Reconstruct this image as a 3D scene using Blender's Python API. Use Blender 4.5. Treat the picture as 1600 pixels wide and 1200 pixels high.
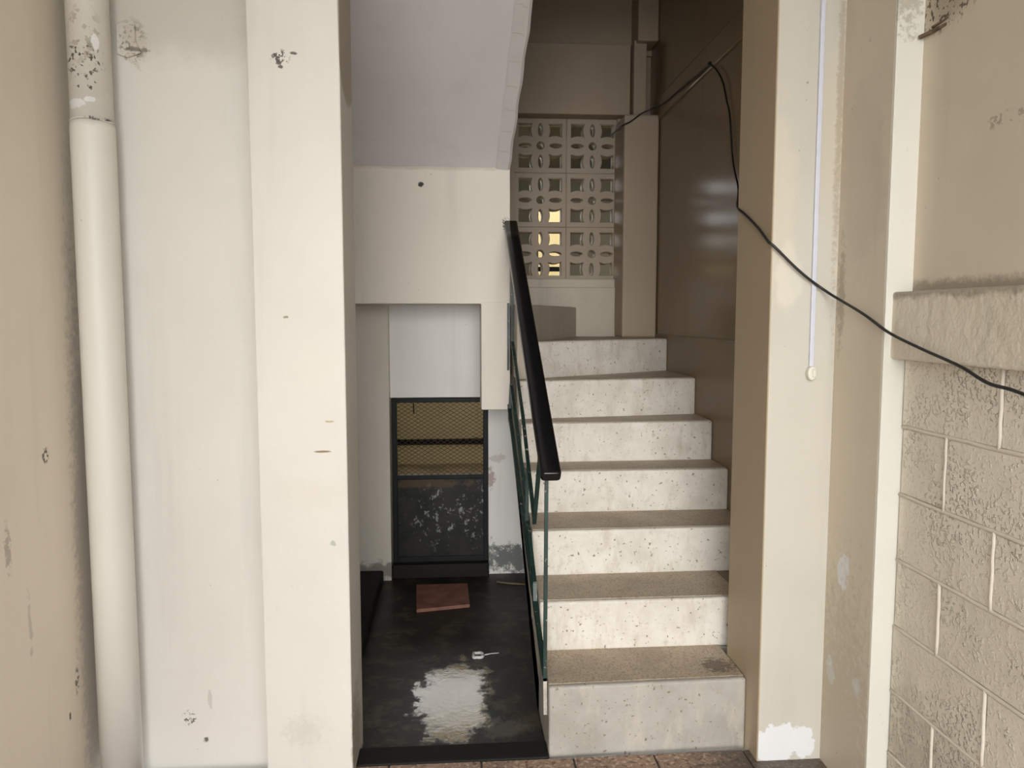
import bpy, bmesh, math, random
from mathutils import Vector, Matrix, noise as mnoise
random.seed(7)
for o in list(bpy.data.objects): bpy.data.objects.remove(o)
SC = bpy.context.scene
COL = SC.collection

# ------------------------------------------------------------------ camera
YAW = math.atan(90/1200); PITCH = math.atan(105/1200*math.cos(YAW))
cam = bpy.data.objects.new('camera', bpy.data.cameras.new('camera')); COL.objects.link(cam)
cam.data.sensor_width = 36.0; cam.data.lens = 27.0; cam.data.clip_start = 0.02
cam.location = (0, 0, 1.43)
cam.rotation_euler = (math.pi/2 - PITCH, 0, -YAW)
SC.camera = cam

# ------------------------------------------------------------------ world, daylight, exposure
W = bpy.data.worlds.new('overcast_sky'); SC.world = W; W.use_nodes = True
W.node_tree.nodes['Background'].inputs[0].default_value = (0.94, 0.968, 1.0, 1)
W.node_tree.nodes['Background'].inputs[1].default_value = 3.0
sun = bpy.data.objects.new('hazy_sun', bpy.data.lights.new('hazy_sun', 'SUN')); COL.objects.link(sun)
sun.data.energy = 1.3; sun.data.angle = math.radians(32); sun.data.color = (1, .97, .92)
_d = Vector((0.10, 1.0, -0.19)).normalized()
sun.rotation_euler = _d.to_track_quat('-Z', 'Y').to_euler()
sun.location = (-3, -6, 4)
VS = SC.view_settings
VS.view_transform = 'Standard'; VS.look = 'None'; VS.gamma = 1.0; VS.exposure = 0.52; VS.use_curve_mapping = False
SC.cycles.max_bounces = 6; SC.cycles.diffuse_bounces = 5; SC.cycles.glossy_bounces = 3

# ------------------------------------------------------------------ material helpers
class NT:
    def __init__(s, name):
        s.m = bpy.data.materials.new(name); s.m.use_nodes = True; s.cache = {}
        s.t = s.m.node_tree; s.b = s.t.nodes['Principled BSDF']
        s.pos = s.n('ShaderNodeNewGeometry').outputs['Position']
    def n(s, typ, **kw):
        x = s.t.nodes.new(typ)
        for k, v in kw.items(): setattr(x, k, v)
        return x
    def link(s, a, b): s.t.links.new(a, b)
    def put(s, v, sock):
        if isinstance(v, bpy.types.NodeSocket): s.link(v, sock)
        else: sock.default_value = v
    def math(s, op, a, b=0.0, c=None):
        x = s.n('ShaderNodeMath', operation=op); s.put(a, x.inputs[0]); s.put(b, x.inputs[1])
        if c is not None: s.put(c, x.inputs[2])
        return x.outputs[0]
    def vmath(s, op, a, b):
        x = s.n('ShaderNodeVectorMath', operation=op); s.put(a, x.inputs[0]); s.put(b, x.inputs[1]); return x.outputs
    def noise(s, scale, detail=4, rough=.55, stretch=None, off=(0, 0, 0)):
        key = (scale, detail, rough, stretch, off)
        if key in s.cache: return s.cache[key]
        p = s.pos
        if stretch: p = s.vmath('MULTIPLY', p, stretch)[0]
        if off != (0, 0, 0): p = s.vmath('ADD', p, off)[0]
        x = s.n('ShaderNodeTexNoise'); s.link(p, x.inputs['Vector'])
        x.inputs['Scale'].default_value = scale; x.inputs['Detail'].default_value = detail; x.inputs['Roughness'].default_value = rough
        s.cache[key] = x.outputs['Fac']
        return x.outputs['Fac']
    def voro(s, scale, feature='F1'):
        x = s.n('ShaderNodeTexVoronoi', feature=feature); s.link(s.pos, x.inputs['Vector']); x.inputs['Scale'].default_value = scale
        return x.outputs['Distance']
    def ramp(s, f, a, b, lo=0.0, hi=1.0):
        x = s.n('ShaderNodeMapRange', interpolation_type='SMOOTHSTEP'); s.put(f, x.inputs[0])
        for i, v in ((1, a), (2, b), (3, lo), (4, hi)): x.inputs[i].default_value = v
        return x.outputs[0]
    def mix(s, f, a, b, mode='MIX'):
        x = s.n('ShaderNodeMix', data_type='RGBA', blend_type=mode); s.put(f, x.inputs[0])
        for v, i in ((a, 6), (b, 7)):
            if isinstance(v, bpy.types.NodeSocket): s.link(v, x.inputs[i])
            else: x.inputs[i].default_value = (*v[:3], 1)
        return x.outputs[2]
    def bump(s, h, strength, dist, prev=None):
        x = s.n('ShaderNodeBump'); x.inputs['Strength'].default_value = strength; x.inputs['Distance'].default_value = dist
        s.link(h, x.inputs['Height'])
        if prev: s.link(prev, x.inputs['Normal'])
        return x.outputs[0]
    def blob(s, c, r, soft=.25, wob=.5, nscale=18.0):
        d = s.vmath('SUBTRACT', s.pos, c)[0]
        d = s.vmath('DIVIDE', d, r)[0]
        x = s.n('ShaderNodeVectorMath', operation='LENGTH'); s.link(d, x.inputs[0])
        if soft < 0:      # broken specks inside the ellipse
            sp = s.ramp(s.noise(nscale, 3, .6), .60 - .1*wob, .64 - .1*wob)
            return s.math('MULTIPLY', sp, s.ramp(x.outputs['Value'], .6, 1.1, 1, 0))
        if wob == 0: return s.ramp(x.outputs['Value'], 1-soft, 1+soft, 1, 0)
        w = s.math('MULTIPLY_ADD', s.noise(nscale, 5, .7), 4.5*wob, -2.25*wob)
        return s.ramp(s.math('ADD', x.outputs['Value'], w), 1-soft, 1+soft, 1, 0)
    def done(s, col, rough=.6, normal=None, spec=.5, metal=0):
        s.put(col if isinstance(col, bpy.types.NodeSocket) else (*col[:3], 1), s.b.inputs['Base Color'])
        s.put(rough, s.b.inputs['Roughness']); s.b.inputs['Specular IOR Level'].default_value = spec
        s.b.inputs['Metallic'].default_value = metal
        if normal: s.link(normal, s.b.inputs['Normal'])
        return s.m

def plaster(name, col, blobs=(), rough=.55, mott=.10, streak=.08, spots=.35, bump=.12, spec=.35, grime=(.20, .17, .12), spotscale=55.):
    t = NT(name)
    c = t.mix(t.math('MULTIPLY', t.ramp(t.noise(2.2, 5), .35, .7), mott*3), col, tuple(v*.84 for v in col))
    c = t.mix(t.math('MULTIPLY', t.ramp(t.noise(5.5, 4, .6, off=(5, 2, 9)), .5, .75), mott*2.2), c, (col[0]*1.06, col[1]*1.06, col[2]*1.1))
    c = t.mix(t.math('MULTIPLY', t.ramp(t.noise(9, 4, .6, stretch=(1, 1, .08)), .52, .8), streak*4), c, tuple(v*.72 for v in col))
    for ctr, r, bc, op, soft, wob, ns in blobs:
        c = t.mix(t.math('MULTIPLY', t.blob(ctr, r, soft, wob, ns), op), c, bc)
    sp = t.math('MULTIPLY', t.ramp(t.noise(spotscale, 2, .5), .735, .78), t.ramp(t.noise(3.1, 2, off=(3, 7, 1)), .48, .62))
    c = t.mix(t.math('MULTIPLY', sp, spots*2), c, grime)
    nb = t.bump(t.noise(16, 3, .65), bump, .01)
    return t.done(c, rough, nb, spec)

DK = (.06, .05, .04); WH = (.72, .73, .74)
CREAM = (.74, .675, .565)
M = {}
M['cream'] = plaster('cream_paint', CREAM)
# front columns and panel: the marks one sees on them
marks = []
def mk(c, r, col=DK, op=.9, soft=.3, wob=.75, ns=45.): marks.append((c, r, col, op, soft, wob, ns))
mk((-.49, 2.30, 2.165), (.03, .05, .025), DK, .95, -1, .55, 75.); mk((-.45, 2.30, 2.178), (.008, .05, .004)); mk((-.488, 2.30, 2.14), (.006, .05, .004))
mk((-.49, 2.30, 1.43), (.007, .05, .004), (.3, .22, .12)); mk((-.395, 2.30, 1.03), (.024, .05, .0035), (.22, .13, .05), .9, .2, .15)
mk((-.37, 2.30, 1.12), (.012, .05, .003), (.4, .28, .12), .7); mk((-.42, 2.30, .9), (.09, .05, .04), (.62, .55, .44), .3, .9, .8, 20.)
mk((-.37, 2.30, .75), (.008, .05, .009), (.25, .25, .24), .6); mk((-.47, 2.30, .16), (.05, .05, .04), (.5, .46, .40), .4, .8, 1.0, 60.)
mk((-.42, 2.30, 1.28), (.1, .05, .05), (.66, .62, .54), .25, .9, .8)
mk((-.85, 2.42, .155), (.025, .05, .03), DK, .9, -1, .7, 90.); mk((-.80, 2.42, .08), (.008, .05, .008)); mk((-.785, 2.42, .21), (.006, .05, .03), (.4, .37, .33), .5)
mk((-.93, 2.42, 2.24), (.035, .05, .06), (.56, .50, .42), .9); mk((-.925, 2.42, 2.215), (.03, .05, .006)); mk((-.94, 2.42, 2.24), (.045, .05, .07), (.12, .10, .08), .85, -1, .6, 80.)
mk((-.80, 2.42, 2.36), (.28, .05, .16), (.46, .42, .36), .55, .35, .25, 8.)
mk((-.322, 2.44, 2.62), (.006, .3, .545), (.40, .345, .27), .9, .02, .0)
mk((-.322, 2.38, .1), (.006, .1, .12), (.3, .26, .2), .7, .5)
M['front'] = plaster('weathered_cream_paint', (.655, .627, .575), marks, mott=.09, spots=.25)
marks = []
mk((-1.125, 2.18, 1.05), (.05, .02, .025), DK, .9, -1, 1.0, 90.); mk((-1.125, 1.98, .85), (.05, .012, .05), (.3, .27, .22), .6, .3, 1.0, 60.)
mk((-1.125, 2.29, .35), (.05, .015, .05), DK, .8, -1, .9, 60.); mk((-1.125, 2.24, .27), (.05, .006, .010)); mk((-1.125, 1.95, 1.8), (.05, .01, .01)); mk((-1.125, 2.06, .62), (.05, .008, .07), (.42, .38, .32), .5, .4, .9)
mk((-1.125, 2.38, .6), (.05, .06, .9), (.33, .29, .25), .55, .5, .5)
M['left'] = plaster('left_wall_paint', (.79, .71, .595), marks, mott=.12, spots=.3)
marks = []
mk((1.03, 2.30, .055), (.08, .04, .07), WH, .95, .06, .35, 16.); mk((1.11, 2.30, .06), (.04, .04, .05), WH, .95, .06, .4, 16.)
mk((.985, 2.30, 1.75), (.05, .04, .30), (.66, .58, .45), .45, .3, .5, 8.); mk((1.14, 2.30, 2.0), (.05, .04, .25), (.60, .52, .40), .5, .3, .5, 8.)
mk((1.02, 2.30, 1.55), (.04, .04, .10), (.70, .66, .57), .5, .25, .3, 9.)
mk((1.165, 2.30, 2.1), (.01, .04, .5), (.35, .28, .2), .6, .6, 1.0, 50.)
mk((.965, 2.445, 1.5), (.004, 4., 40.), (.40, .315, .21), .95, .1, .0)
mk((1.175, 2.2, .66), (.012, .035, .05), WH, .9, .06, .6, 25.); mk((1.175, 2.25, .32), (.012, .025, .04), WH, .9, .06, .6, 25.); mk((1.175, 2.1, .34), (.012, .018, .03), WH, .8, .06, .6, 25.)
mk((1.175, 2.12, .05), (.012, .04, .07), WH, .7, .1, .6, 25.)
M['rcol'] = plaster('right_column_paint', (.56, .53, .46), marks, mott=.1, spots=.35)
marks = []
mk((1.175, 2.2, .66), (.012, .035, .05), WH, .9, .06, .6, 25.); mk((1.175, 2.25, .32), (.012, .025, .04), WH, .9, .06, .6, 25.); mk((1.175, 2.1, .34), (.012, .018, .03), WH, .8, .06, .6, 25.)
mk((1.175, 2.17, 1.85), (.012, .12, .25), (.5, .45, .38), .5, .3, .4, 8.); mk((1.175, 2.27, 1.5), (.012, .02, .14), (.3, .26, .2), .6, .5)
mk((1.175, 2.2, .1), (.012, .2, .45), (.42, .36, .27), .5, .5)
M['pil'] = plaster('pilaster_paint', (.64, .565, .45), marks, mott=.12, spots=.4, streak=.12)
M['strip'] = plaster('pilaster_edge_paint', (.68, .66, .59), [((1.2, 2.03, 2.3), (.03, .03, .10), (.3, .25, .18), .6, .4, 1.0, 50.)], mott=.06, spots=.35)
marks = []
mk((1.25, 1.93, 2.23), (.02, .10, .05), (.30, .25, .18), .6, .6, .4, 14.); mk((1.25, 1.93, 2.22), (.02, .14, .07), (.06, .045, .03), .9, -1, .5, 60.); mk((1.25, 1.68, 1.88), (.02, .14, .02), (.25, .2, .14), .6, -1, .7, 45.)
mk((1.25, 1.85, 1.50), (.02, .5, .025), (.22, .18, .14), .7, .5, .5)
M['rwall'] = plaster('right_wall_paint', (.645, .565, .45), marks, mott=.14, spots=.25)
marks = [((1.195, 1.86, 1.42), (.03, .009, .13), (.62, .57, .48), .8, .2, .7, 30.), ((1.195, 1.65, 1.40), (.03, .015, .08), (.58, .53, .45), .6, .4, .8, 30.),
         ((1.2, 1.8, 1.5), (.06, .6, .02), (.18, .15, .11), .6, .5, .5, 30.)]
t = NT('rough_ledge_paint')
c = t.mix(t.ramp(t.noise(4, 4), .35, .7), (.64, .575, .465), (.72, .655, .545))
for ctr, r, bc, op, soft, wob, ns in marks: c = t.mix(t.math('MULTIPLY', t.blob(ctr, r, soft, wob, ns), op), c, bc)
M['ledge'] = t.done(c, .6, t.bump(t.noise(28, 4, .6), .5, .012), .35)
# painted concrete blocks with a rough stucco skin
t = NT('stucco_block_paint')
patch = t.ramp(t.noise(4.5, 3), .42, .58)
lump = t.ramp(t.noise(95, 2, .5), .50, .68)
c = t.mix(t.ramp(t.noise(3, 4), .3, .7), (.66, .60, .50), (.74, .68, .575))
c = t.mix(t.math('MULTIPLY', t.ramp(t.noise(150, 2), .70, .76), .6), c, (.22, .18, .13))
c = t.mix(t.math('MULTIPLY', t.blob((1.235, 1.9, .1), (.1, .3, .25), .5, .5, 20.), .55), c, (.36, .32, .25))
h = t.math('MULTIPLY', lump, t.math('MULTIPLY_ADD', patch, .85, .15))
M['block'] = t.done(c, .65, t.bump(h, .8, .008, t.bump(t.noise(18, 3), .3, .01)), .35)
M['joint'] = plaster('mortar_joint_paint', (.69, .63, .535), mott=.08, spots=.3)
# stairwell
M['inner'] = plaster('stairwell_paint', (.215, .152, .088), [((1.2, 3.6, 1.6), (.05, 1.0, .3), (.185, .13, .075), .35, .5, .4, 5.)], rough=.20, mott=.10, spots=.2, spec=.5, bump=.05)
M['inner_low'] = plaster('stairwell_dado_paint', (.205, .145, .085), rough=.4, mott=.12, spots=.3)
M['backwall'] = plaster('back_wall_paint', (.37, .29, .21), mott=.10, spots=.2)
M['plinth'] = plaster('plinth_paint', (.50, .44, .36), mott=.22, spots=.7, streak=.25)
M['breeze'] = plaster('breeze_block_paint', (.36, .295, .225), mott=.1, spots=.2)
M['beam'] = plaster('beam_paint', (.82, .755, .665), [((-.16, 3.9, 2.085), (.014, .05, .012), (.03, .03, .03), 1., .25, .5, 60.), ((-.05, 3.9, 2.17), (.6, .05, .012), (.45, .38, .28), .4, .5, .5, 12.), ((.262, 3.9, 1.895), (.03, .05, .035), (.02, .02, .02), .95, -1, .8, 110.)], mott=.08, spots=.25)
M['soffit'] = plaster('soffit_paint', (.84, .81, .82), mott=.08, spots=.12, streak=.05)
M['lip'] = plaster('soffit_lip_paint', (.78, .76, .74), mott=.12, spots=.4, spotscale=40.)
M['under'] = plaster('under_stair_paint', (.82, .80, .77), [((-.45, 4.2, .02), (.2, .08, .06), (.15, .13, .11), .8, .4, .7, 20.), ((.35, 4.27, .06), (.22, .05, .08), (.10, .11, .10), .9, .3, .8, 25.),
     ((.20, 4.27, .52), (.02, .05, .05), (.25, .12, .08), .6, .3, .9, 40.), ((.24, 4.27, .64), (.04, .05, .02), (.4, .3, .25), .4, .3, .9, 40.)], mott=.10, spots=.2)
M['under_left'] = plaster('pier_paint', (.66, .61, .53), [((-.45, 4.2, .02), (.2, .08, .05), (.15, .13, .11), .8, .4, .7, 20.)], mott=.1, spots=.25)
# stairs
def riser_mat(name, k):
    t = NT(name)
    c = t.mix(t.ramp(t.noise(6, 5, .65), .35, .7), (.82*k, .775*k, .70*k), (.68*k, .63*k, .55*k))
    c = t.mix(t.math('MULTIPLY', t.ramp(t.noise(14, 5, .7, stretch=(1, 1, .3)), .50, .70), .6), c, (.50, .445, .37))
    c = t.mix(t.math('MULTIPLY', t.ramp(t.noise(32, 4, .7, off=(1, 6, 2)), .56, .70), .35), c, (.42, .37, .30))
    c = t.mix(t.math('MULTIPLY', t.ramp(t.noise(75, 2, .5), .66, .72), .85), c, (.17, .125, .08))
    c = t.mix(t.math('MULTIPLY', t.ramp(t.noise(26, 3, .6, off=(4, 4, 4)), .66, .74), .5), c, (.35, .27, .18))
    return t.done(c, .55, t.bump(t.noise(40, 4, .6), .45, .008), .4)
M['riser'] = riser_mat('worn_white_riser', .87)
M['riser_worn'] = riser_mat('grimy_bottom_riser', .48)
t = NT('speckled_tread')
c = t.mix(t.ramp(t.noise(5, 4), .35, .7), (.50, .41, .305), (.38, .305, .225))
c = t.mix(t.math('MULTIPLY', t.ramp(t.noise(150, 2, .5), .52, .62), .6), c, (.20, .155, .11))
c = t.mix(t.math('MULTIPLY', t.ramp(t.noise(190, 2, .5, off=(9, 1, 2)), .60, .68), .6), c, (.66, .58, .46))
c = t.mix(t.math('MULTIPLY', t.blob((.90, 2.50, .23), (.05, .05, .05), .4, .9, 60.), .7), c, (.08, .06, .05))
M['tread'] = t.done(c, .5, t.bump(t.noise(160, 2), .15, .002), .4)
M['waist'] = plaster('stair_side_paint', (.52, .48, .42), [((.3, 2.5, .05), (.03, .12, .12), (.10, .09, .08), .8, .5, .7, 20.)], mott=.2, spots=.7, streak=.2)
# metals, plastics
def simple(name, col, rough=.4, spec=.5, metal=0, var=.25, scale=20., bump=0.):
    t = NT(name)
    c = t.mix(t.ramp(t.noise(scale, 4, .6), .35, .7), col, tuple(v*(1-var) for v in col))
    return t.done(c, rough, t.bump(t.noise(scale*3, 3), bump, .003) if bump else None, spec, metal)
M['black'] = simple('black_gloss_paint', (.006, .006, .007), .22, .5, bump=.05)
t = NT('green_enamel')
c = t.mix(t.ramp(t.noise(12, 4), .35, .7), (.012, .036, .030), (.007, .020, .017))
c = t.mix(t.ramp(t.noise(60, 3, .6), .64, .70), c, (.30, .25, .18))
M['green'] = t.done(c, .35, t.bump(t.noise(70, 3), .2, .002), .5)
M['cable'] = simple('black_rubber', (.012, .012, .012), .45)
M['pvc'] = simple('white_trunking', (.62, .63, .72), .35, .5, 0, .06)
M['ivory'] = simple('ivory_plastic', (.72, .69, .60), .3, .5, 0, .08)
marks = []
mk((-1.036, 2.30, 2.2), (.1, .1, .2), (.55, .50, .42), .45, .3, .2, 8.)
mk((-1.035, 2.30, 2.15), (.06, .08, .06), DK, .95, -1, .35, 70.); mk((-1.03, 2.30, 2.10), (.05, .08, .05), DK, .9, -1, .1, 60.); mk((-1.03, 2.30, 2.22), (.05, .08, .09), (.35, .30, .24), .6, -1, .5, 30.)
mk((-1.055, 2.30, 2.03), (.024, .08, .014), (.85, .85, .85), .9, .1, .5, 40.); mk((-1.02, 2.30, 2.04), (.013, .08, .007), (.85, .85, .85), .9, .1, .5, 40.); mk((-1.0, 2.3, 2.2), (.008, .08, .02), (.85, .85, .85), .8, .1, .5, 40.)
mk((-1.0, 2.30, 1.99), (.035, .08, .007), DK, .9, -1, 1.1, 90.)
M['pipe'] = plaster('pipe_paint', (.71, .68, .62), marks, rough=.42, mott=.07, spots=.3, bump=.05)
t = NT('dark_steel_sheet')
c = t.mix(t.ramp(t.noise(7, 5, .65), .35, .7), (.020, .019, .017), (.008, .008, .008))
scr = t.ramp(t.noise(24, 5, .7, stretch=(1.3, 1, 1.0), off=(1, 8, 3)), .56, .64)
scr = t.math('MULTIPLY', scr, t.blob((-.02, 4.27, .32), (.21, .2, .19), .5, .5, 10.))
c = t.mix(t.math('MULTIPLY', scr, .8), c, (.30, .30, .30))
c = t.mix(t.math('MULTIPLY', t.blob((-.15, 4.25, .50), (.22, .2, .025), .4, .8, 18.), .6), c, (.10, .06, .03))
M['sheet'] = t.done(c, .42, t.bump(t.noise(30, 4), .25, .004), .2, .0)
M['frame'] = simple('black_door_frame', (.008, .010, .010), .5, .2, .0, .4, 25., .2)
M['wire'] = simple('rusty_wire', (.11, .08, .05), .6)
M['rust'] = simple('rusty_iron', (.20, .15, .10), .7, .3, .3, .5, 60., .3)
t = NT('wet_dark_concrete')
c = t.mix(t.ramp(t.noise(5, 6, .65), .35, .7), (.020, .017, .012), (.006, .0055, .005))
c = t.mix(t.math('MULTIPLY', t.ramp(t.noise(9, 5, .7, off=(2, 2, 2)), .47, .66), .8), c, (.070, .056, .032))
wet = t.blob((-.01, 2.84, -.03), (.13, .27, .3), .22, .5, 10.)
c = t.mix(t.math('MULTIPLY', wet, .95), c, (.36, .29, .16))  # pale warm reflection in the puddle, painted into the floor colour
c = t.mix(t.math('MULTIPLY', t.blob((.18, 2.62, -.03), (.07, .06, .2), .4, .9, 25.), .6), c, (.12, .11, .09))
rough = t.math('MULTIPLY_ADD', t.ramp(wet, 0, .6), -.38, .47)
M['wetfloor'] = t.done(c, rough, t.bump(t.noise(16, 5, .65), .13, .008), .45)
M['kerb'] = plaster('dark_damp_concrete', (.014, .013, .011), mott=.2, spots=.1, rough=.7, spec=.2)
t = NT('speckled_floor_tile')
c = t.mix(t.ramp(t.noise(6, 4), .35, .7), (.33, .215, .15), (.25, .165, .12))
c = t.mix(t.math('MULTIPLY', t.ramp(t.noise(75, 2, .5), .53, .62), .8), c, (.52, .42, .33))
c = t.mix(t.math('MULTIPLY', t.ramp(t.noise(60, 2, .5, off=(5, 5, 5)), .56, .63), .8), c, (.10, .055, .04))
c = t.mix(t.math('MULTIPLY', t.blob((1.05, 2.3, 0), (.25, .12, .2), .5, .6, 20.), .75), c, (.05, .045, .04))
M['tile'] = t.done(c, .45, t.bump(t.noise(60, 3), .1, .002), .5)
M['grout'] = simple('dark_grout', (.07, .06, .05), .9)
M['terracotta'] = simple('damp_terracotta', (.235, .105, .072), .6, .4, 0, .35, 14., .2)
M['scrap'] = simple('white_plastic_scrap', (.62, .62, .60), .5, .4, 0, .2)
M['straw'] = simple('dry_stick', (.24, .18, .10), .8)
M['ceil'] = plaster('porch_ceiling_paint', (.60, .57, .50), mott=.06)
M['pavement'] = simple('street_pavement', (.52, .50, .46), .9, .3, 0, .25, 2.)
M['yard'] = plaster('yard_wall_paint', (.70, .57, .30), mott=.15, spots=.3, streak=.2)  # lighter copy for the lower wall, brightness behind the mesh put into colour
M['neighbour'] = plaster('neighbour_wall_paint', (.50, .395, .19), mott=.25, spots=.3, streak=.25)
M['yard_shade'] = plaster('yard_shade_paint', (.22, .19, .115), mott=.2, spots=.3)  # darker copy of the yard paint, dimness put into the colour
M['yard_slab_shade'] = plaster('shaded_slab', (.06, .052, .04), mott=.2)  # shade under the yard slab, painted as a near-black colour
M['yardfloor'] = simple('yard_concrete', (.55, .42, .25), .8, .3, 0, .4, 4.)

# ------------------------------------------------------------------ mesh helpers
ORIG = {}
class MB:
    def __init__(s): s.bm = bmesh.new()
    def face(s, vs, smooth=False):
        try:
            f = s.bm.faces.new(vs); f.smooth = smooth
        except ValueError: pass
    def box(s, x0, x1, y0, y1, z0, z1):
        v = [s.bm.verts.new(p) for p in ((x0,y0,z0),(x1,y0,z0),(x1,y1,z0),(x0,y1,z0),(x0,y0,z1),(x1,y0,z1),(x1,y1,z1),(x0,y1,z1))]
        for q in ((3,2,1,0),(4,5,6,7),(0,1,5,4),(1,2,6,5),(2,3,7,6),(3,0,4,7)): s.face([v[i] for i in q])
        return s
    def prism(s, poly, a, b, axis='z'):
        def P(p, t): return (p[0], p[1], t) if axis == 'z' else ((t, p[0], p[1]) if axis == 'x' else (p[0], t, p[1]))
        lo = [s.bm.verts.new(P(p, a)) for p in poly]; hi = [s.bm.verts.new(P(p, b)) for p in poly]
        s.face(lo[::-1]); s.face(hi); n = len(poly)
        for i in range(n): s.face([lo[i], lo[(i+1) % n], hi[(i+1) % n], hi[i]])
        return s
    def sweep(s, prof, path, up=(0, 0, 1), smooth=True, cap=True, closed_prof=True, scale=None):
        path = [Vector(p) for p in path]; rings = []
        for i, p in enumerate(path):
            d = (path[min(i+1, len(path)-1)] - path[max(i-1, 0)]).normalized()
            u = Vector(up)
            if abs(d.dot(u)) > .98: u = Vector((0, 1, 0)) if abs(d.y) < .9 else Vector((1, 0, 0))
            r = d.cross(u).normalized(); u = r.cross(d)
            k = scale[i] if scale else 1
            rings.append([s.bm.verts.new(p + r*a*k + u*b*k) for a, b in prof])
        n = len(prof)
        for A, B in zip(rings, rings[1:]):
            for i in range(n): s.face([A[i], A[(i+1) % n], B[(i+1) % n], B[i]], smooth)
        if cap: s.face(rings[0][::-1]); s.face(rings[-1])
        return s
    def tube(s, path, r, n=10, **k):
        return s.sweep([(r*math.cos(2*math.pi*i/n), r*math.sin(2*math.pi*i/n)) for i in range(n)], path, **k)
    def bar(s, path, a, b=None):
        b = b or a
        return s.sweep([(-a/2, -b/2), (a/2, -b/2), (a/2, b/2), (-a/2, b/2)], path, smooth=False)
    def build(s, name, mat, parent=None, bevel=0., seg=2, kind=None, label=None, cat=None, group=None):
        bm = s.bm
        bmesh.ops.recalc_face_normals(bm, faces=bm.faces)
        if bevel:
            es = [e for e in bm.edges if len(e.link_faces) == 2 and e.calc_face_angle(0) > .6]
            bmesh.ops.bevel(bm, geom=es, offset=bevel, segments=seg, profile=.5, affect='EDGES', clamp_overlap=True)
        org = ORIG.get(parent.name, Vector()) if parent else Vector()
        if org.length: bmesh.ops.translate(bm, verts=bm.verts, vec=-org)
        me = bpy.data.meshes.new(name); bm.to_mesh(me); bm.free()
        me.materials.append(mat if not isinstance(mat, str) else M[mat])
        o = bpy.data.objects.new(name, me); COL.objects.link(o); o.parent = parent
        ORIG[o.name] = org
        tag(o, label, cat, group, kind)
        return o
def tag(o, label=None, cat=None, group=None, kind=None):
    for k, v in (('label', label), ('category', cat), ('group', group), ('kind', kind)):
        if v: o[k] = v
    return o
def thing(name, loc, label, cat, group=None, kind=None):
    o = bpy.data.objects.new(name, None); COL.objects.link(o); o.location = loc; o.empty_display_size = .1
    ORIG[o.name] = Vector(loc)
    return tag(o, label, cat, group, kind)
def box(name, mat, d, parent=None, bevel=0., seg=2, **k): return MB().box(*d).build(name, mat, parent, bevel, seg, **k)
def crom(pts, n=8):
    pts = [Vector(p) for p in pts]; out = []
    for i in range(len(pts)-1):
        p0, p1, p2, p3 = pts[max(i-1, 0)], pts[i], pts[i+1], pts[min(i+2, len(pts)-1)]
        for k in range(n):
            t = k/n
            out.append(.5*((2*p1)+(p2-p0)*t+(2*p0-5*p1+4*p2-p3)*t*t+(3*p1-p0-3*p2+p3)*t**3))
    return out + [pts[-1]]
ST = 'structure'

# ------------------------------------------------------------------ floor, pavement, porch ceiling
FY = -1.6      # edge of the porch floor and roof, behind the camera
WY = -0.8       # where the side walls end
fl = box('floor', 'grout', (-1.4, 1.5, FY, 2.37, -.14, -.006), kind=ST, label='porch floor of speckled reddish brown tiles')
xs = [-1.125, -1.106, -.812, -.517, -.217, .078, .378, .644, .944, 1.2, 1.25]
ys = [2.37 - .295*i for i in range(13)]
for i in range(len(xs)-1):
    for j in range(6):
        if xs[i+1]-xs[i] < .04: continue
        dz = random.uniform(-.0012, .0012)
        box('floor_tile', 'tile', (xs[i]+.003, xs[i+1]-.003, max(ys[j+1]+.003, FY), ys[j]-.003, -.02, dz), fl, .0025, seg=1)
box('street_ground', 'pavement', (-14, 14, -18, FY, -.25, -.05), kind=ST)
box('ceiling', 'ceil', (-1.4, 1.5, FY, 2.56, 3.05, 3.2), kind=ST, label='plain porch ceiling above the tiled floor')
box('sill', 'kerb', (-.322, .30, 2.37, 2.47, -.14, .004), None, .006, kind=ST, label='dark damp sill between tiles and sunken floor')

# ------------------------------------------------------------------ walls of the porch
box('wall_left', 'left', (-1.4, -1.125, WY, 2.42, -.1, 3.05), kind=ST, label='shaded cream side wall left of the drainpipe')
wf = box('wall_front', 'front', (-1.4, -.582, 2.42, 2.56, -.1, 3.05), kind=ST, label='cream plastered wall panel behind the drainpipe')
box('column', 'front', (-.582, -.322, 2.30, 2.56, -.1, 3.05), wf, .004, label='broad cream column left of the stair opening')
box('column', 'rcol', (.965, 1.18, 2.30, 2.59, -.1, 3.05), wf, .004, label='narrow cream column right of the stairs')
wr = box('wall_right', 'rwall', (1.25, 1.5, WY, 2.59, -.1, 3.05), kind=ST, label='right side wall, plaster above and blocks below')
pl = MB().box(1.175, 1.26, 2.032, 2.6, -.1, 3.05).build('pilaster', 'pil', wr, .003)
MB().box(1.1755, 1.262, 2.026, 2.034, -.1, 3.05).build('pilaster_face', 'strip', pl, .002)
MB().box(1.195, 1.27, .3, 2.045, 1.315, 1.498).build('ledge', 'ledge', wr, .008, 3)
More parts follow.
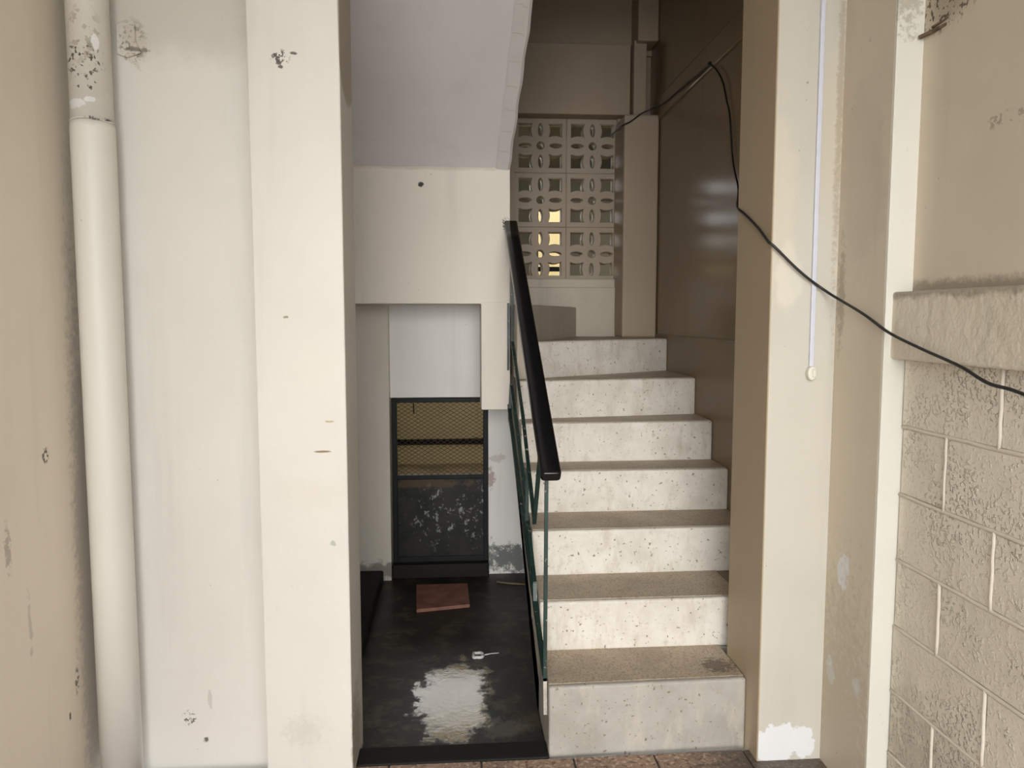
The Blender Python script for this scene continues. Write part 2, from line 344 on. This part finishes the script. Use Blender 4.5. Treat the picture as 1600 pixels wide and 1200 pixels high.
# block courses with beaded joints
zr = [0, .185, .37, .558, .75, .937, 1.128, 1.318]
for k in range(7):
    z0, z1 = zr[k], zr[k+1]
    y0 = 1.643 if k % 2 == 0 else 1.828
    edges = [y0 - .365*i for i in range(3)]
    edges = [2.026] + [e for e in edges if e < 1.99]
    for a, b in zip(edges, edges[1:]):
        m = MB().box(1.236 + random.uniform(-.002, .002), 1.262, b+.003, a-.003, z0+.003, z1-.003)
        m.build('concrete_block', 'block', wr, .004, 1)
    for e in edges[1:]:
        pts = [(1.2365, e + random.uniform(-.0015, .0015), z0 + (z1-z0)*i/6) for i in range(7)]
        MB().tube(pts, .0052, 6).build('mortar_joint', 'joint', wr)
    if k < 6:
        pts = [(1.2375, .92 + 1.1*i/24, z1 + random.uniform(-.0012, .0012)) for i in range(25)]
        MB().tube(pts, .0055, 6).build('mortar_joint', 'joint', wr)

# ------------------------------------------------------------------ stairwell shell
LZ = 1.309
ws = box('wall_inner_right', 'inner', (1.2, 1.5, 2.59, 4.85, LZ+.022, 4.2), kind=ST, label='brown glossy stairwell wall right of the steps')
box('dado', 'inner_low', (1.192, 1.5, 2.59, 4.85, -.1, LZ+.022), ws, .004)
box('moulding', 'inner', (1.188, 1.25, 2.6, 4.6, 2.575, 2.70), ws, .006)
box('wall_inner_left', 'under', (-1.4, -1.125, 2.56, 4.85, -.1, 4.2), kind=ST)
box('wall_upper_front', 'inner', (-1.4, 1.5, 2.45, 2.58, 3.2, 4.3), kind=ST)
box('ceiling_stairwell', 'ceil', (-1.4, 1.5, 2.45, 4.95, 4.2, 4.3), kind=ST)
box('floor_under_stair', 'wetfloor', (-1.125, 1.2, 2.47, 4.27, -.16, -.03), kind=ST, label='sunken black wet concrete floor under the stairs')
box('kerb', 'kerb', (-1.12, -.40, 2.57, 4.2, -.06, .03), None, .01, kind=ST, label='low dark kerb left of the sunken floor')

# back wall of the landing with its openwork blocks
wb = box('wall_back', 'backwall', (-1.4, .372, 4.75, 4.86, LZ-.1, 4.2), kind=ST, label='stairwell back wall with openwork vent blocks')
box('plinth', 'plinth', (.2, 1.2, 4.715, 4.86, LZ-.1, 1.612), wb, .006)
box('plinth_cap', 'plinth', (.2, 1.01, 4.725, 4.86, 1.608, 1.664), wb, .006)
box('lintel', 'backwall', (.28, 1.058, 4.65, 4.86, 2.632, 3.042), wb, .006)
box('wall_panel', 'backwall', (.28, 1.2, 4.72, 4.86, 3.0, 4.2), wb)
box('wall_panel', 'backwall', (1.0, 1.2, 4.74, 4.86, 1.5, 3.1), wb)
box('pilaster', 'backwall', (.99, 1.197, 4.5, 4.78, LZ, 2.60), wb, .012, 3)
box('pilaster_upper', 'backwall', (1.066, 1.142, 4.6, 4.8, 2.6, 3.05), wb, .005)
box('bracket', 'backwall', (1.076, 1.2, 4.55, 4.8, 3.03, 4.2), wb, .01)
def loop_curve(cu, pts):
    sp = cu.splines.new('POLY'); sp.points.add(len(pts)-1)
    for p, q in zip(sp.points, pts): p.co = (q[0], q[1], 0, 1)
    sp.use_cyclic_u = True
def breeze_mesh(w, h, th):
    cu = bpy.data.curves.new('breeze', 'CURVE'); cu.dimensions = '2D'; cu.fill_mode = 'BOTH'; cu.extrude = th/2; 
    cu.bevel_depth = .003; cu.bevel_resolution = 0
    loop_curve(cu, [(-w/2+.003, -h/2+.003), (w/2-.003, -h/2+.003), (w/2-.003, h/2-.003), (-w/2+.003, h/2-.003)])
    loop_curve(cu, [(.026*math.cos(2*math.pi*i/18), .026*math.sin(2*math.pi*i/18)) for i in range(18)])
    for a in range(4):
        A = a*math.pi/2; ca, sa = math.cos(A), math.sin(A)
        pet = [(.094 + .041*math.cos(2*math.pi*i/18), .0165*math.sin(2*math.pi*i/18)) for i in range(18)]
        loop_curve(cu, [(x*ca-y*sa, x*sa+y*ca) for x, y in pet])
        sq = [(.135, .135)]
        lo, hi, b = .046, .135, .011
        sq += [(lo + b*math.sin(math.pi*i/8)*1.0 - (.004 if i in (0,) else 0), hi + (lo-hi)*i/8) for i in range(9)]
        sq += [(lo + (hi-lo)*i/8, lo + b*math.sin(math.pi*i/8)) for i in range(1, 9)]
        loop_curve(cu, [(x*ca-y*sa, x*sa+y*ca) for x, y in sq])
    o = bpy.data.objects.new('tmp_breeze', cu); COL.objects.link(o)
    dg = bpy.context.evaluated_depsgraph_get(); me = bpy.data.meshes.new_from_object(o.evaluated_get(dg), depsgraph=dg)
    bpy.data.objects.remove(o); bpy.data.curves.remove(cu)
    me.transform(Matrix.Rotation(math.pi/2, 4, 'X'))
    me.name = 'breeze_block'; me.materials.clear(); me.materials.append(M['breeze'])
    for p in me.polygons: p.material_index = 0
    return me
bme = breeze_mesh(.3198, .3258, .085)
for i in range(2):
    for j in range(3):
        o = bpy.data.objects.new('breeze_block', bme); COL.objects.link(o); o.parent = wb
        o.location = (.531 + .320*i, 4.805, 1.818 + .326*j)
box('block_edging', 'breeze', (1.010, 1.035, 4.755, 4.85, 1.64, 2.64), wb, .003)

# wall with the mesh door under the landing
wu = box('wall_under_stair', 'under', (-.356, .298, 4.27, 4.36, .985, 1.496), kind=ST, label='white wall above the mesh door')
box('wall_panel', 'under', (.187, 1.19, 4.27, 4.36, -.1, .84), wu)
box('wall_panel', 'under', (.187, .298, 4.27, 4.36, .84, .985), wu)
box('pier', 'under_left', (-1.125, -.356, 4.2, 4.36, -.06, 1.5), wu, .004)
box('threshold', 'kerb', (-.356, .187, 4.23, 4.36, -.1, .045), wu, .008)

# ------------------------------------------------------------------ assumed yard behind the building, openings shaped for light through vents and mesh
box('yard_ground', 'yardfloor', (-1.6, 2.6, 4.36, 9.4, -.2, -.03), kind=ST)
wy = box('wall_yard', 'yard', (-1.6, 2.6, 7.6, 7.7, -.1, 1.15), kind=ST, label='cream yard wall seen through the vent blocks')
box('wall_panel', 'yard_shade', (1.12, 2.6, 7.6, 7.7, 1.15, 2.8), wy)
box('wall_panel', 'yard_shade', (.53, .83, 7.6, 7.7, 1.15, 2.8), wy)
box('wall_panel', 'yard_shade', (.83, 1.12, 7.6, 7.7, 1.15, 1.70), wy)
box('wall_panel', 'yard_shade', (.83, 1.12, 7.6, 7.7, 2.5, 2.8), wy)
box('wall_panel', 'yard_shade', (-1.6, -.75, 7.6, 7.7, 1.15, 2.8), wy)
box('window_bar', 'frame', (.83, 1.12, 7.63, 7.66, 1.88, 1.925), wy)
box('wall_yard_left', 'yard_shade', (-1.8, -1.4, 4.3, 7.8, -.1, 2.8), kind=ST)
box('wall_yard_right', 'yard_shade', (2.4, 2.6, 4.3, 7.8, -.1, 2.8), kind=ST)
box('ceiling_yard', 'yard_slab_shade', (-1.6, 2.6, 4.86, 7.7, 2.8, 2.95), kind=ST)
box('wall_neighbour', 'neighbour', (.50, 3.2, 9.2, 9.5, -.1, 4.6), kind=ST, label='yellowish neighbouring wall beyond the vent blocks')
box('wall_boundary', 'yard', (-2.5, .50, 9.2, 9.35, -.1, 2.35), kind=ST)  # unseen added wall, kept low so the puddle reflects open sky

# ------------------------------------------------------------------ lower flight
r1, r = .229, .18
Z = [0] + [r1 + r*i for i in range(8)]
LX = .300
def fr(i, x):      # front line of step i (1-based) at x
    L = {1: (LX, 2.388, .97, 2.402), 2: (LX, 2.662, 1.2, 2.664), 3: (LX, 2.948, 1.2, 2.956), 4: (LX, 3.230, 1.2, 3.230),
         5: (LX, 3.435, 1.2, 3.452), 6: (LX, 3.578, 1.2, 3.716), 7: (.355, 3.705, 1.2, 4.244)}[i]
    return L[1] + (L[3]-L[1])*(x-L[0])/(L[2]-L[0])
st = thing('staircase', (.63, 2.39, 0), 'lower flight of worn whitish concrete steps with brown speckled treads', 'stairs')
XR = {1: .965, 2: 1.05, 3: 1.192, 4: 1.192, 5: 1.192, 6: 1.192, 7: 1.192}
plans = {}
for i in range(1, 7):
    x1 = XR[i]
    plans[i] = [(LX, fr(i, LX)), (x1, fr(i, x1)), (x1, fr(i+1, x1)+.03), (LX, fr(i+1, LX)+.03)]
PV = (.355, 3.705)
plans[7] = [PV, (1.192, fr(7, 1.192)), (1.192, 4.73), (.74, 4.73), (.75, 4.711)]
plans[8] = [(LX, 3.69), PV, (.75, 4.711), (.75, 4.73), (.29, 4.73)]
def inset_front(poly, d):   # move the first edge (the nosing) back along +y by d
    return [(poly[0][0]+.004, poly[0][1]+d), (poly[1][0]-.004, poly[1][1]+d)] + [(p[0]-.004 if p[0] > .8 else p[0]+.004, p[1]) for p in poly[2:]]
for i in range(1, 9):
    zb = Z[i-1] if i > 1 else -.02
    if i >= 6: zb = Z[i-2]
    s_ = MB().prism(plans[i], zb - (.004 if i > 1 else 0), Z[i]).build('step', 'riser_worn' if i == 1 else ('plinth' if i == 8 else 'riser'), st, .009, 3)
    if i < 8:
        MB().prism(inset_front(plans[i], .022) if i < 7 else [(.39, 3.755), (1.186, fr(7, 1.186)+.022), (1.186, 4.715), (.755, 4.715)], Z[i]-.004, Z[i]+.0015).build('tread', 'tread', s_)
    else:
        MB().prism([(.31, 3.75), (.36, 3.76), (.72, 4.70), (.31, 4.70)], Z[i]-.004, Z[i]+.0015).build('tread', 'tread', s_)
# solid waist below the steps
YL = [fr(i, LX) for i in range(1, 6)] + [3.72, 4.25]
poly = [(2.47, -.10), (2.66, .07), (3.349, .389), (4.10, .785), (4.74, .98), (4.74, Z[6]-.006), (YL[6], Z[6]-.006)]
for i in range(6, 1, -1): poly += [(YL[i], Z[i-1]-.006), (YL[i-1], Z[i-1]-.006)]
poly += [(YL[1]+.0, -.10)]
MB().prism(poly[:], LX+.002, 1.19, 'x').build('waist_slab', 'waist', st)
MB().box(1.052, 1.19, 2.60, 2.96, -.1, Z[2]-.002).build('end_block', 'inner_low', st)
MB().box(LX+.002, .965, 2.41, 2.68, -.1, .0).build('foot_block', 'waist', st)

# ------------------------------------------------------------------ upper flight (soffit, beam, stub)
BY, BX, BZ0, BZ1 = 3.9, .283, 1.496, 2.172
us = thing('upper_staircase', (-.4, 3.9, BZ0), 'upper flight overhead with lavender grey sloping underside and cream beam face', 'stairs')
box('landing_beam', 'beam', (-1.125, BX, BY, 4.74, BZ0, BZ1), us, .004, label='smooth cream beam face above the dark recess')
box('newel_stub', 'beam', (.136, BX, BY-.002, 4.12, .957, BZ0+.01), us, .004, label='short cream concrete stub hanging below the beam')
def soff(y): return BZ1 + .65*(BY - y)
def edge(y): return BX + .047*(BY - y)
Y0 = 2.58
m = MB()
A = [(-1.125, BY+.02, BZ1-.012), (edge(BY)-.075, BY+.02, BZ1-.012), (edge(Y0)-.075, Y0, soff(Y0)), (-1.125, Y0, soff(Y0))]
lo = [m.bm.verts.new(p) for p in A]; hi = [m.bm.verts.new((p[0], p[1], p[2]+.20)) for p in A]
m.face(lo); m.face(hi[::-1])
for i in range(4): m.face([lo[i], lo[(i+1) % 4], hi[(i+1) % 4], hi[i]])
m.build('soffit', 'soffit', us)
m = MB()
N = 24; rows = []
for i in range(N+1):
    y = BY + .004 + (Y0-BY)*i/N; z = soff(y); e = edge(y) + .003*math.sin(i*1.7)
    rows.append([m.bm.verts.new(p) for p in ((e-.078, y, z+.004), (e-.066, y, z-.008), (e-.012, y, z-.014), (e, y, z-.004), (e+.004, y, z+.21), (e-.078, y, z+.21))])
for a, b in zip(rows, rows[1:]):
    for i in range(6): m.face([a[i], a[(i+1) % 6], b[(i+1) % 6], b[i]])
m.face(rows[0]); m.face(rows[-1][::-1])
lip = m.build('soffit_lip', 'lip', us, label='cracked whitish edge along the sloping underside')
for i in range(9):     # hairline cracks across the lip
    y = 3.80 - .11*i; z = soff(y) - .0105; e = edge(y)
    pts = [(e-.066 + .046*k/4, y + random.uniform(-.006, .006), z - .002*k/4 + .65*0 - .0005) for k in range(5)]
    pts = [(p[0], p[1], soff(p[1]) - .0085 - .0055*(p[0]-(e-.066))/.054) for p in pts]
    MB().tube(pts, .0009, 4).build('crack', 'waist', lip)
for i in range(6):
    y = BY - .22*i
    box('step', 'riser', (-1.12, edge(y-.22)-.004, max(y-.22, 2.585), y, soff(y)+.16, soff(y)+.34), us)

# ------------------------------------------------------------------ railing
rl = thing('stair_railing', (.29, 2.42, .2), 'dark green steel stair railing with a broad glossy black handrail', 'railing')
def rx(y): return .2905 - .009*(y-2.42)
def hz(y): return .935 + .65*(y-2.42)
w, hh = .033, .019
prof = []
for cx, cy, a0 in ((w-.010, hh-.010, 0), (-w+.010, hh-.010, 90), (-w+.010, -hh+.010, 180), (w-.010, -hh+.010, 270)):
    for k in range(4):
        a = math.radians(a0 + 30*k); prof.append((cx+.010*math.cos(a), cy+.010*math.sin(a)))
path = [(.305-.0133*(y-2.42), y, hz(y)) for y in [2.425 + (3.895-2.425)*i/10 for i in range(11)]]
path = [(.305, 2.396, .921), (.305, 2.399, .923), (.305, 2.405, .9265)] + path
MB().sweep(prof, path, scale=[.80, .93, 1] + [1]*11).build('handrail', 'black', rl)
b = .014
MB().bar([(rx(2.42)+.003, 2.425, hz(2.42)-.01), (rx(2.42), 2.425, .235)], .012).build('post', 'green', rl)
MB().bar([(rx(2.42), 2.425, .245), (rx(2.42)+.002, 2.425, .12)], .012).build('post_foot', 'waist', rl, label='peeling white painted foot of the post')
MB().bar([(rx(y)+.008, y, hz(y)-.024) for y in (2.43, 3.2, 3.89)], .022, .006).build('top_flat', 'green', rl)
def cz(y): return .690 + .553*(y-2.746)
def dz_(y): return .468 + .54*(y-2.74)
def ez(y): return .300 + .47*(y-2.52) + .05*max(0, y-3.4)
def seg(f, a, c, n=8, dx=0.): return [(rx(a+(c-a)*i/n) + dx*min(1, i/4), a+(c-a)*i/n, f(a+(c-a)*i/n)) for i in range(n+1)]
MB().bar(seg(cz, 2.735, 3.86, dx=.013), b).build('sloping_bar', 'green', rl)
MB().bar([(rx(2.6)+.004, 2.57, hz(2.57)-.02), (rx(2.745), 2.745, cz(2.745)-.012)], b).build('strut', 'green', rl)
MB().bar([(rx(3.86)+.013, 3.855, cz(3.855)-.005), (rx(3.84)+.012, 3.83, hz(3.83)-.02)], b).build('strut', 'green', rl)
MB().bar(seg(dz_, 2.72, 3.88, dx=.010), b).build('sloping_bar', 'green', rl)
MB().bar([(rx(3.0), 3.0, cz(3.0)), (rx(3.0), 3.01, dz_(3.01))], b).build('strut', 'green', rl)
MB().bar([(rx(2.72), 2.725, dz_(2.725)+.005), (rx(2.72), 2.71, ez(2.71))], b).build('strut', 'green', rl)
MB().bar([(rx(3.88)+.008, 3.875, dz_(3.875)+.01), (rx(3.88), 3.87, ez(3.87)-.02)], b).build('strut', 'green', rl)
MB().bar([(rx(3.955)-.004, 3.893, 1.50), (rx(3.955)-.004, 3.893, 1.16)], .011).build('strut', 'green', rl)
MB().bar(seg(ez, 2.43, 3.95), .016, .022).build('bottom_rail', 'green', rl)

# ------------------------------------------------------------------ mesh door
dr = thing('door_1', (-.08, 4.27, .045), None, None, kind=ST)
dr['label'] = 'small black steel door with diamond wire mesh above'
X0, X1, D0, D1, DM = -.350, .184, .05, .982, .535
Yd = 4.262
box('frame_stile', 'frame', (X0, X0+.028, Yd, Yd+.03, D0, D1), dr, .003)
box('frame_stile', 'frame', (X1-.026, X1, Yd, Yd+.03, D0, D1), dr, .003)
box('frame_rail', 'frame', (X0, X1, Yd+.001, Yd+.03, D1-.026, D1-.0005), dr, .003)
box('frame_rail', 'frame', (X0, X1, Yd+.001, Yd+.03, DM-.012, DM+.012), dr, .003)
box('frame_rail', 'frame', (X0, X1, Yd+.001, Yd+.03, D0+.0005, D0+.03), dr, .003)
box('door_panel', 'sheet', (X0+.02, X1-.02, Yd+.012, Yd+.018, D0+.02, DM), dr)
m = MB(); a0, a1, c0, c1 = X0+.02, X1-.02, DM+.005, D1-.015
pitch = .036; slope = .62
for sgn in (1, -1):
    n = -40
    while n < 80:
        k = n*pitch; n += 1
        pts = []
        # line z = c0 + sgn*slope*(x - a0) + k*slope*... clipped to the panel
        for x in (a0, a1):
            pts.append((x, c0 + sgn*slope*(x-a0) + k*slope))
        (xa, za), (xb, zb) = pts
        if za > zb: xa, za, xb, zb = xb, zb, xa, za
        if zb <= c0 or za >= c1: continue
        if za < c0: xa, za = xa + (xb-xa)*(c0-za)/(zb-za), c0
        if zb > c1: xb, zb = xa + (xb-xa)*(c1-za)/(zb-za), c1
        m.tube([(xa, Yd+.014+sgn*.001, za), (xb, Yd+.014+sgn*.001, zb)], .0014, 4)
wm = m.build('wire_mesh', 'wire', dr, kind='stuff', label='diamond wire mesh')
MB().tube([(-.23, Yd+.03, .95), (-.228, Yd+.028, .89)], .004, 6).build('latch', 'frame', dr)

# yard pieces seen through the openings
yp = thing('yard_pipe', (0, 7.57, .2), 'dark horizontal pipe along the yard wall behind the mesh', 'pipe')
MB().tube([(-1.3, 7.55, .20), (2.3, 7.55, .20)], .03, 10).build('pipe_run', 'frame', yp)
for x in (-.8, .2, 1.3): box('pipe_clamp', 'rust', (x, x+.03, 7.53, 7.6, .17, .235), yp)

# ------------------------------------------------------------------ drainpipe
dp = thing('drainpipe', (-1.036, 2.355, 0), 'thick cream painted drainpipe standing in the left corner', 'pipe')
PX, PY = -1.0355, 2.354
MB().tube([(PX, PY, 0.0), (PX, PY, .7), (PX, PY, 1.4), (PX, PY, 1.965), (PX, PY, 1.985)], .0595, 32, scale=[1, 1, 1, 1, .97]).build('pipe_section', 'pipe', dp)
MB().tube([(PX-.001, PY+.002, 1.96), (PX-.001, PY+.002, 2.6), (PX-.001, PY+.002, 3.05)], .0565, 32).build('pipe_section', 'pipe', dp)
m = MB(); m.tube([(PX + .0585*math.cos(a), PY + .0585*math.sin(a), 1.987 + .002*math.sin(3*a)) for a in [2*math.pi*i/32 for i in range(33)]], .0022, 6)
m.build('joint_bead', 'pipe', dp)
m = MB(); m.prism([(-.985, 2.20), (-.955, 2.19), (-.915, 2.205), (-.93, 2.24), (-.93, 2.29), (-.955, 2.30), (-.985, 2.285)], 2.412, 2.43, 'y')
m.build('plaster_patch', 'front', wf, .004)

# ------------------------------------------------------------------ trunking with switch
tr = thing('cable_trunking', (1.098, 2.30, 1.25), 'thin white cable trunking down the right column ending in a small switch', 'trunking')
MB().box(1.0925, 1.1065, 2.290, 2.3005, 1.275, 3.05).build('trunking_strip', 'pvc', tr, .002)
m = MB(); pr = [(.0145*math.cos(2*math.pi*i/20), .0225*math.sin(2*math.pi*i/20)) for i in range(20)]
m.prism([(1.098+p, 1.257+q) for p, q in pr], 2.278, 2.30, 'y')
sw = m.build('switch_body', 'ivory', tr, .005, 3)
MB().box(1.097, 1.107, 2.273, 2.28, 1.246, 1.270).build('rocker', 'ivory', sw, .002)

# ------------------------------------------------------------------ black cable
pts = [(.965, 4.80, 2.545), (.975, 4.72, 2.545), (.98, 4.50, 2.535), (1.022, 4.488, 2.554), (1.089, 4.485, 2.602), (1.155, 4.47, 2.628), (1.181, 4.332, 2.624), (1.181, 4.062, 2.614), (1.18, 3.741, 2.593), (1.18, 3.555, 2.578), (1.184, 3.414, 2.475), (1.19, 3.356, 2.36), (1.19, 3.32, 2.297), (1.19, 3.268, 2.097), (1.175, 3.16, 1.97), (1.08, 2.90, 1.885), (.975, 2.62, 1.806), (.957, 2.50, 1.765), (.957, 2.39, 1.71), (.955, 2.30, 1.658), (.968, 2.283, 1.641),
       (1.05, 2.279, 1.565), (1.13, 2.268, 1.505), (1.162, 2.12, 1.44), (1.168, 1.992, 1.388), (1.172, 1.85, 1.35), (1.17, 1.697, 1.316), (1.17, 1.60, 1.285), (1.165, 1.492, 1.273), (1.15, 1.2, 1.22), (1.15, .6, 1.2), (1.17, -.3, 1.25), (1.18, -.78, 1.3), (1.3, -.84, 1.3), (1.6, -.85, 1.4)]
cb = thing('black_cable', (1.0, 4.75, 2.5), 'thin black cable strung from the vent blocks across the right column', 'cable')
MB().tube(crom(pts, 8), .0042, 8).build('cable_run', 'cable', cb)
MB().box(1.176, 1.19, 3.575, 3.59, 2.583, 2.602).build('cable_clip', 'frame', cb, .002)

# ------------------------------------------------------------------ small things
bt = thing('iron_bracket', (1.25, 1.97, 2.17), 'rusty iron stub sticking out high on the right wall', 'bracket')
MB().bar([(1.262, 1.90, 2.172), (1.235, 2.02, 2.168)], .010, .008).build('iron_bar', 'rust', bt)
MB().bar([(1.255, 1.90, 2.186), (1.246, 1.985, 2.181)], .005).build('iron_rod', 'rust', bt)
m = MB(); m.prism([(-.214, 4.075), (.064, 4.075), (.070, 3.765), (-.196, 3.715)], -.03, -.012)
m.build('terracotta_tile', 'terracotta', None, .003, label='loose reddish terracotta tile lying on the wet floor', cat='tile')
m = MB()
ring = [(.090 + .020*math.cos(a) + .004*math.cos(2*a), 3.205 + .026*math.sin(a) + .006*math.sin(3*a), -.026) for a in [2*math.pi*i/20 for i in range(21)]]
sc = thing('plastic_scrap', (.095, 3.2, -.03), 'small white plastic scrap with a thin tail on wet floor', 'litter')
m.tube(ring, .0075, 6); m.build('ring', 'scrap', sc)
MB().tube([(.108, 3.205, -.027), (.15, 3.222, -.0275), (.185, 3.225, -.0275)], .0022, 6).build('tail', 'scrap', sc)
m = MB(); m.tube([(.225, 4.12, -.025), (.3, 4.085, -.024), (.375, 4.07, -.0255)], .005, 6)
m.build('dry_twig', 'straw', None, label='thin pale twig on the floor below the stairs', cat='twig')
